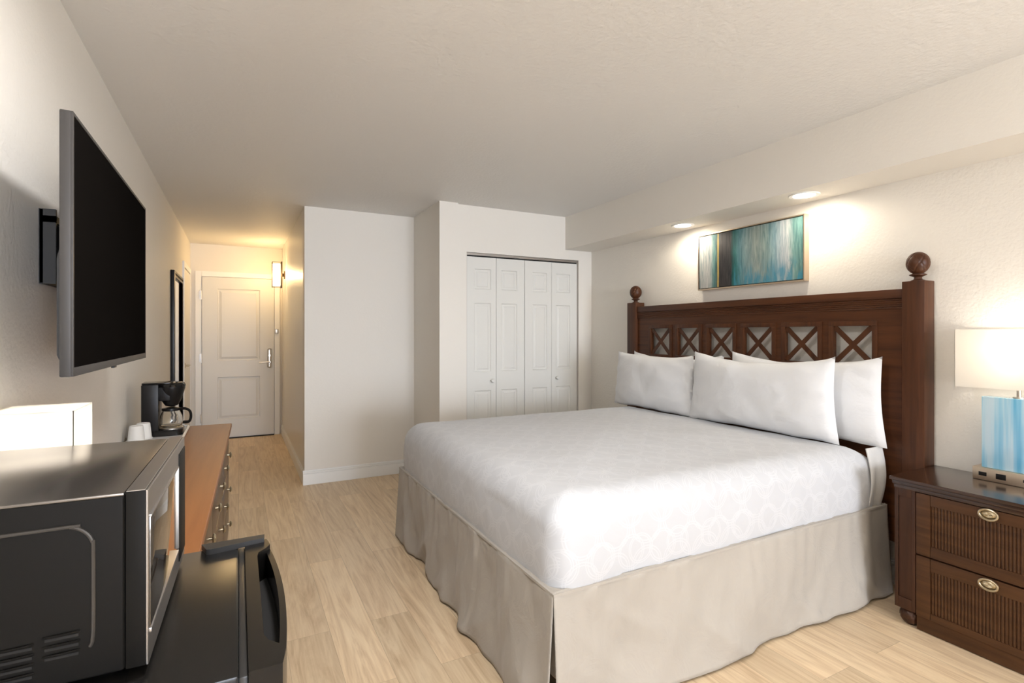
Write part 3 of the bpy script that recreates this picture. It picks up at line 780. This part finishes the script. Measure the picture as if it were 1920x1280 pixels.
link('lamp_shade', box_shade(LXC - .085, LXC + .085, LYC - .195, LYC + .195, NTZ + .413, NTZ + .672), M['shade'], lamp, 0)
link('bulb', MB().lathe((LXC, LYC, NTZ + .50), [(0.0001, -.045), (0.014, -.04), (0.016, -.02), (0.028, .01), (0.030, .025), (0.022, .045), (0.0001, .055)], n=20), M['bulb'], lamp)
point_light('nightstand_lamp_light', (LXC, LYC, NTZ + .60), P_NS, (1.0, 0.92, 0.82), 0.02)

# ------------------------------------------------------------------ wall art
AY0, AY1, AZ0, AZ1 = 1.985, 2.815, 1.645, 2.052
art = thing('wall_art', 'framed abstract painting in teal, grey and gold above the headboard', 'painting', (WR - .03, (AY0 + AY1) / 2, AZ0))
AX = 3.036; fw = 0.008
mb = MB().box(AX, WR - .001, AY0, AY0 + fw, AZ0, AZ1, .001).box(AX, WR - .001, AY1 - fw, AY1, AZ0, AZ1, .001).box(AX, WR - .001, AY0 + fw, AY1 - fw, AZ0, AZ0 + fw, .001).box(AX, WR - .001, AY0 + fw, AY1 - fw, AZ1 - fw, AZ1, .001)
link('frame', mb, M['champagne'], art)
link('backing', MB().box(AX + .02, WR - .004, AY0 + fw, AY1 - fw, AZ0 + fw, AZ1 - fw), M['dark'], art)
link('canvas', MB().box(AX + .004, AX + .019, AY0 + fw + .005, AY1 - fw - .005, AZ0 + fw + .005, AZ1 - fw - .005, .001), M['art'], art)

# ------------------------------------------------------------------ television + mount
TX, TY0, TY1, TZ0, TZ1 = -0.342, 1.554, 2.632, 1.223, 1.845
tv = thing('television', 'large black flat television standing off the left wall on an arm', 'television', (TX - .02, (TY0 + TY1) / 2, TZ0))
mb = MB().box(TX - .026, TX - .004, TY0, TY1, TZ0, TZ1, 0.004, 2)
link('housing', mb, M['tv_grey'], tv)
mb = MB(); bz = 0.009
mb.box(TX - .006, TX, TY0 + .001, TY0 + bz, TZ0 + .001, TZ1 - .001, .001).box(TX - .006, TX, TY1 - bz, TY1 - .001, TZ0 + .001, TZ1 - .001, .001)
mb.box(TX - .006, TX, TY0 + bz, TY1 - bz, TZ1 - bz, TZ1 - .001, .001).box(TX - .006, TX, TY0 + bz, TY1 - bz, TZ0 + .001, TZ0 + .022, .001)
link('bezel', mb, M['tv_grey'], tv)
link('screen', MB().box(TX - .005, TX - .0015, TY0 + bz, TY1 - bz, TZ0 + .022, TZ1 - bz), M['screen'], tv)
mb = MB().prism([(TX - .026, TZ0 + .015), (TX - .026, TZ1 - .05), (TX - .034, TZ1 - .09), (TX - .036, TZ1 - .30), (TX - .044, TZ1 - .34), (TX - .044, TZ0 + .05), (TX - .036, TZ0 + .03)], TY0 + .06, TY1 - .06, 'y')
rear = link('rear_cover', mb, M['black_matt'], tv)
link('sensor', MB().box(TX - .012, TX - .004, 2.03, 2.07, TZ0 - .006, TZ0, .001), M['black_plastic'], tv)
mt_ = thing('tv_mount', 'black metal wall bracket holding the television', 'tv mount', (WL, 2.10, 1.6))
mb = MB().box(WL, WL + .012, 2.04, 2.42, 1.475, 1.70, .002).box(WL, WL + .04, 2.04, 2.052, 1.475, 1.70).box(WL, WL + .04, 2.408, 2.42, 1.475, 1.70).box(WL + .010, WL + .04, 2.04, 2.42, 1.66, 1.68)
link('wall_plate', mb, M['black_matt'], mt_)
mb = MB().box(WL + .02, TX - .047, 2.10, 2.13, 1.50, 1.66, .003).box(WL + .02, TX - .047, 2.24, 2.27, 1.50, 1.66, .003).box(TX - .055, TX - .0445, 1.92, 2.40, 1.49, 1.53, .001).box(TX - .055, TX - .0445, 1.92, 2.40, 1.62, 1.66, .001)
link('arm', mb, M['black_plastic'], mt_)

# ------------------------------------------------------------------ mirror
mr = thing('wall_mirror', 'full-length wall mirror with carved black frame beside the entry corridor', 'mirror', (WL, 5.9, 0.35))
MY0, MY1, MZ0, MZ1 = 5.44, 6.26, 0.42, 1.885
mb = MB(); fw = 0.06
def mframe(y0, y1, z0, z1):
    mb.box(WL, WL + .032, y0, y1, z0, z1, .005)
mframe(MY0, MY0 + fw, MZ0, MZ1); mframe(MY1 - fw, MY1, MZ0, MZ1); mframe(MY0 + fw, MY1 - fw, MZ1 - fw, MZ1); mframe(MY0 + fw, MY1 - fw, MZ0, MZ0 + fw)
for k in range(16):
    y = MY0 + fw + .02 + k * (MY1 - MY0 - 2 * fw - .04) / 15
    mb.lathe((WL + .032, y, MZ1 - fw / 2), [(0.014, 0), (0.010, 0.004), (0.0001, 0.006)], n=10, axis='x')
link('frame', mb, M['black_plastic'], mr)
link('mirror_glass', MB().box(WL, WL + .014, MY0 + fw, MY1 - fw, MZ0 + fw, MZ1 - fw), M['mirror'], mr)

# ------------------------------------------------------------------ sconce
SY = 7.05; SXa, SXb, SZa, SZb = 0.362, 0.470, 1.893, 2.203
sc = thing('wall_sconce', 'lit wall sconce with metal cage and glowing glass on the corridor wall', 'wall lamp', (CRX, SY, 2.048))
link('glass_shade', MB().box(SXa + .010, SXb - .014, SY - .045, SY + .045, SZa + .018, SZb - .018, 0.004), M['sconce_shade'], sc)
mb = MB()
for x in (SXa, SXb - .010):
    for y in (SY - .055, SY + .049): mb.box(x, x + .005, y, y + .006, SZa, SZb)
for z in (SZa, SZb - .005, SZa + .022, SZb - .027):
    mb.box(SXa, SXb - .005, SY - .055, SY - .050, z, z + .004).box(SXa, SXb - .005, SY + .050, SY + .055, z, z + .004)
    mb.box(SXa, SXa + .005, SY - .055, SY + .055, z, z + .004).box(SXb - .010, SXb - .005, SY - .055, SY + .055, z, z + .004)
link('cage', mb, M['bronze'], sc)
link('back_plate', MB().box(SXb - .005, SXb + .006, SY - .05, SY + .05, SZa - .006, SZb + .006, .001).cyl((SXb, SY, 2.048), (CRX, SY, 2.048), 0.02).cyl((CRX - .012, SY, 2.048), (CRX, SY, 2.048), 0.05), M['bronze'], sc)
point_light('sconce_glow', (0.425, SY - 0.10, 2.048), P_SC * 0.30, (1.0, 0.68, 0.32), 0.04)
point_light('sconce_glow', (0.30, SY, 2.048), P_SC * 0.50, (1.0, 0.66, 0.30), 0.04)
point_light('sconce_glow', (0.425, SY + 0.12, 2.048), P_SC * 0.15, (1.0, 0.66, 0.30), 0.04)

# ------------------------------------------------------------------ dresser
DANG = math.radians(-1.35)
dl = thing('dresser', 'long low brown wooden dresser with metal drawer pulls along the left wall', 'dresser', (-0.038, 3.74, 0), DANG)
DLEN, DDEP, DTZ = 2.19, 0.43, 0.76
def L(name, mb, m_, p, sm=35): return link(name, mb, m_, p, sm, world=False)
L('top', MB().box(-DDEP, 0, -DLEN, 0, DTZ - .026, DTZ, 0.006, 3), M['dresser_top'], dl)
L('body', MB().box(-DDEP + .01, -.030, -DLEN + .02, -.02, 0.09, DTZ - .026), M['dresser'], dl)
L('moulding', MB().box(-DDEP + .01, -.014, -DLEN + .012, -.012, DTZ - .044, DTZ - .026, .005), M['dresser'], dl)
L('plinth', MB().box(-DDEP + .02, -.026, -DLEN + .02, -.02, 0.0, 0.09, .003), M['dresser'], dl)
ncol = 3; cw = (DLEN - .07) / ncol
for c in range(ncol):
    for r_ in range(3):
        y1 = -.035 - c * cw - .006; y0 = y1 - cw + .012
        z0 = 0.10 + r_ * 0.204; z1 = z0 + .196
        d = L('drawer', MB().box(-.030, -.016, y0, y1, z0, z1, .003), M['dresser'], dl)
        for yy in (y0 + cw * .25, y1 - cw * .25):
            mb = MB().cyl((-.016, yy, (z0 + z1) / 2), (-.002, yy, (z0 + z1) / 2), 0.006)
            mb.lathe((-.004, yy, (z0 + z1) / 2), [(0.016, 0), (0.018, .004), (0.012, .010), (0.0001, .012)], n=20, axis='x')
            L('knob', mb, M['brass'], d)

# tray, coffee maker and cups on the dresser
TRX0, TRX1, TRY0, TRY1 = -0.512, -0.262, 3.20, 3.70
ZT = DTZ + .0008
def poly_rr(x0, x1, y0, y1, r, n=6):
    p = []
    for cx_, cy_, a0 in ((x1 - r, y1 - r, 0), (x0 + r, y1 - r, PI / 2), (x0 + r, y0 + r, PI), (x1 - r, y0 + r, 1.5 * PI)):
        for i in range(n + 1): a = a0 + i / n * PI / 2; p.append((cx_ + r * math.cos(a), cy_ + r * math.sin(a)))
    return p
mb = MB().prism(poly_rr(TRX0, TRX1, TRY0, TRY1, .02), ZT, ZT + .004)
rim = [(a, b, ZT + .010) for a, b in poly_rr(TRX0 + .003, TRX1 - .003, TRY0 + .003, TRY1 - .003, .018)]
mb.tube(rim, 0.004, 8, closed=True, ry=0.007)
tag(link('serving_tray', mb, M['tray']), 'shallow white tray under the coffee maker on the dresser', 'tray')
CMZ = ZT + .0045
cx0, cyc = -0.464, 3.475
cm = thing('coffee_maker', 'small black drip coffee maker with glass carafe on the dresser', 'coffee maker', (-0.36, cyc, CMZ))
mb = MB().box(cx0, cx0 + .078, cyc - .075, cyc + .075, CMZ, 1.048, 0.006, 2)
link('water_tank', mb, M['black_plastic'], cm)
mb = MB().prism(poly_rr(cx0, -0.275, cyc - .078, cyc + .078, .03), CMZ, CMZ + .032)
link('base', mb, M['black_gloss'], cm)
CC = (-0.335, cyc)
link('hot_plate', MB().lathe((CC[0], CC[1], CMZ + .032), [(0.058, 0), (0.058, .004), (0.05, .006), (0.0001, .006)], n=36), M['steel'], cm)
link('filter_basket', MB().lathe((CC[0] + .002, CC[1], 0), [(0.018, .920), (0.030, .924), (0.046, .95), (0.066, 1.02), (0.066, 1.030)], n=36).box(cx0 + .07, CC[0], cyc - .055, cyc + .055, .955, 1.030, .004), M['black_plastic'], cm)
link('lid', MB().lathe((CC[0] + .002, CC[1], 0), [(0.068, 1.030), (0.069, 1.040), (0.060, 1.052), (0.02, 1.056), (0.0001, 1.056)], n=36).box(cx0, CC[0], cyc - .06, cyc + .06, 1.048, 1.056, .003), M['black_gloss'], cm)
z0 = CMZ + .039
car = link('carafe', MB().lathe((CC[0], CC[1], z0), [(0.040, 0), (0.054, .010), (0.058, .030), (0.053, .060), (0.042, .085), (0.040, .098), (0.037, .098), (0.039, .084), (0.050, .060), (0.055, .030), (0.051, .012), (0.038, .003)], n=36), M['glass'], cm)
link('carafe_lid', MB().lathe((CC[0], CC[1], z0), [(0.041, .090), (0.044, .094), (0.043, .104), (0.015, .110), (0.0001, .110)], n=30), M['black_plastic'], car)
hp = [(CC[0] + .040, CC[1] - .012, z0 + .098), (CC[0] + .070, CC[1] - .024, z0 + .100), (CC[0] + .092, CC[1] - .032, z0 + .085), (CC[0] + .097, CC[1] - .034, z0 + .055), (CC[0] + .088, CC[1] - .031, z0 + .028), (CC[0] + .060, CC[1] - .02, z0 + .024)]
def smooth(pts, k=5):
    P = [Vector(p) for p in pts]; out = []
    for i in range(len(P) - 1):
        a, b, c, d = P[max(i - 1, 0)], P[i], P[i + 1], P[min(i + 2, len(P) - 1)]
        for j in range(k):
            t_ = j / k; out.append(0.5 * ((2 * b) + (-a + c) * t_ + (2 * a - 5 * b + 4 * c - d) * t_ ** 2 + (-a + 3 * b - 3 * c + d) * t_ ** 3))
    return out + [P[-1]]
link('handle', MB().tube(smooth(hp), 0.0065, 10, ry=0.009), M['black_plastic'], car)
# cups
def cup(x, y, label, h=0.085):
    loc = (x, y, CMZ)
    o = thing('paper_cup', label, 'cup', loc, 0, 'white cups upside down by the coffee maker')
    link('cup_body', MB().lathe(loc, [(0.040, 0.0), (0.042, 0.002), (0.041, .006), (0.038, .008), (0.031, h - .006), (0.029, h - .001), (0.027, h), (0.024, h - .003), (0.0001, h - .003)], n=32), M['cup'], o)
    link('rim', MB().lathe(loc, [(0.040, .0005), (0.0425, .003), (0.040, .006)], n=32), M['cup'], o)
    return o
c0 = cup(-0.468, 3.285, 'white cup upside down on the tray, nearest the camera')
dup(c0, (-0.448, 3.362, CMZ), 'white cup upside down on the tray, behind the nearest cup and touching the coffee maker')
# small lamp on the dresser behind the microwave
sl = thing('table_lamp', 'lit table lamp with boxy white shade behind the microwave', 'lamp', (-0.432, 1.685, DTZ))
link('lamp_shade', box_shade(-0.514, -0.350, 1.594, 1.776, 0.975, 1.140), M['shade'], sl, 0)
link('diffuser', MB().box(-0.512, -0.352, 1.596, 1.774, 1.1365, 1.1385), M['shade'], sl, 0)
link('base', MB().box(-0.482, -0.382, 1.635, 1.735, DTZ + .0005, DTZ + .02, .003), M['champagne'], sl)
link('glass_block', MB().box(-0.467, -0.397, 1.65, 1.72, DTZ + .02, 0.95, .003), M['blue'], sl)
link('pole', MB().cyl((-.432, 1.685, .95), (-.432, 1.685, 1.02), .006), M['nickel'], sl)
point_light('dresser_lamp_light', (-0.432, 1.685, 1.06), P_DL, (1.0, 0.97, 0.92), 0.015)

# ------------------------------------------------------------------ refrigerator
FZ = 0.785
fr = thing('mini_refrigerator', 'black mini refrigerator with curved door handle under the microwave', 'refrigerator', (-0.24, 1.235, 0))
FY0, FY1 = 0.930, 1.512
link('cabinet', MB().box(-0.505, 0.000, FY0, FY1, 0.02, FZ, 0.006, 2), M['fridge'], fr)
for a in (-0.46, -0.05):
    for b in (FY0 + .05, FY1 - .05): link('foot', MB().cyl((a, b, 0), (a, b, .025), .018, n=16), M['black_matt'], fr)
link('gasket', MB().box(0.000, 0.014, FY0 + .008, FY1 - .008, 0.06, FZ - .008, .003), M['gasket'], fr)
# door: bowed front, pocket handle in the top
DX, DZT = 0.014, FZ + .002
def bow(t_): return 0.064 + 0.022 * math.sin(PI * min(max(t_, 0), 1)) ** 0.75
nn = 28
front = [(bow(i / nn), FY0 + (FY1 - FY0) * i / nn) for i in range(nn + 1)]
poly = [(DX, FY0)] + front + [(DX, FY1)]
mb = MB().prism(poly, 0.05, FZ - .075)
# upper strip beside the cabinet, with a scooped outer edge, and the outer grab arc
inner = []
for i in range(nn + 1):
    t_ = i / nn; y = FY0 + (FY1 - FY0) * t_
    if 0.07 < t_ < 0.93:
        k = min(1, (t_ - .07) / .10, (.93 - t_) / .09); k = k * k * (3 - 2 * k)
        x = bow(t_) * (1 - k) + 0.040 * k
    else: x = bow(t_)
    inner.append((x, y))
mb.prism([(DX, FY0)] + inner + [(DX, FY1)], FZ - .075, DZT)
arc_o = [(bow(i / nn), FY0 + (FY1 - FY0) * i / nn) for i in range(int(nn * .05), int(nn * .97) + 1)]
arc_i = [(x - 0.012, y) for x, y in arc_o][::-1]
mb.prism(arc_o + arc_i, FZ - .075, DZT - .012)
door = link('door', mb, M['fridge'], fr, 30)
link('handle_recess', MB().prism([(x, y) for x, y in inner[3:26]] + [(x - .008, y) for x, y in front[3:26]][::-1], FZ - .0755, FZ - .073), M['dark'], door)
mb = MB().prism([(-0.082, FY1 + .004), (-0.070, FY1 - .036), (-0.060, FY1 - .040), (0.058, FY1 - .020), (0.060, FY1 + .006)], FZ, FZ + .013)
link('hinge_cover', mb, M['black_matt'], fr)

# ------------------------------------------------------------------ microwave
mw = thing('microwave_oven', 'black and silver microwave oven on top of the mini refrigerator', 'microwave', (-0.127, 1.004, FZ + .001), DANG)
MD, MWD, MH, FT = 0.365, 0.478, 0.290, 0.012
L('casing', MB().box(-MD, -.031, 0, MWD, FT, MH - .003, 0.006, 3), M['mw_case'], mw)
L('top_panel', MB().box(-MD + .002, -.032, .0015, MWD - .0015, MH - .006, MH, 0.003, 2), M['mw_top'], mw)
for a in (-MD + .05, -.06):
    for b in (.05, MWD - .05): L('foot', MB().cyl((a, b, 0), (a, b, FT), .014, n=16), M['black_matt'], mw)
# door/front frame
L('door_body', MB().box(-.030, -.0035, 0, MWD, FT + .001, MH + .001, .002, 2), M['mw_case'], mw)
L('front_frame', MB().box(-.004, 0, 0, MWD, FT + .001, MH + .001, .001, 1), M['steel'], mw)
L('top_rail', MB().box(-.0295, -.004, .001, MWD - .001, MH, MH + .0022, .0008, 1), M['steel'], mw)
L('window', MB().box(-.002, .0015, .010, MWD * .72, FT + .055, MH - .045, .0005), M['mw_glass'], mw)
for (a, b, c, d) in ((.008, MWD * .725, FT + .048, FT + .055), (.008, MWD * .725, MH - .045, MH - .041)):
    L('window_trim', MB().box(-.001, .003, a, b, c, d, .0006), M['silver'], mw)
L('control_panel', MB().box(-.002, .002, MWD * .77, MWD - .008, FT + .02, MH - .02, .0008), M['mw_case'], mw)
L('door_edge_strip', MB().box(-.001, .0022, MWD * .735, MWD * .748, FT + .055, MH - .045, .001), M['silver'], mw)
# embossed panel line on the near side
pts = [(-MD + .01, -.0008, .245)] + [(-.105 + .035 * math.cos(a), -.0008, .213 + .035 * math.sin(a)) for a in [PI / 2 - i / 10 * PI / 2 for i in range(11)]] + [(-.070, -.0008, .085), (-.074, -.0008, .062)]
L('embossed_line', MB().tube(smooth(pts, 3), 0.0030, 8), M['mw_line'], mw)
for x0 in (-.128, -.182, -.236, -.290):
    for k in range(4 if x0 < -.13 else 3):
        z = .083 - k * .014 - (.007 if x0 < -.13 else 0)
        mb = MB().box(x0, x0 + .040, -.0006, .002, z - .0022, z + .0022, .0005)
        v = L('vent_slot', mb, M['dark'], mw)
        L('vent_lip', MB().tube([(x0 - .002, -.0005, z + .0045), (x0 + .01, -.0030, z + .0050), (x0 + .03, -.0030, z + .0055), (x0 + .042, -.0005, z + .0055)], 0.002, 6), M['mw_case'], v)
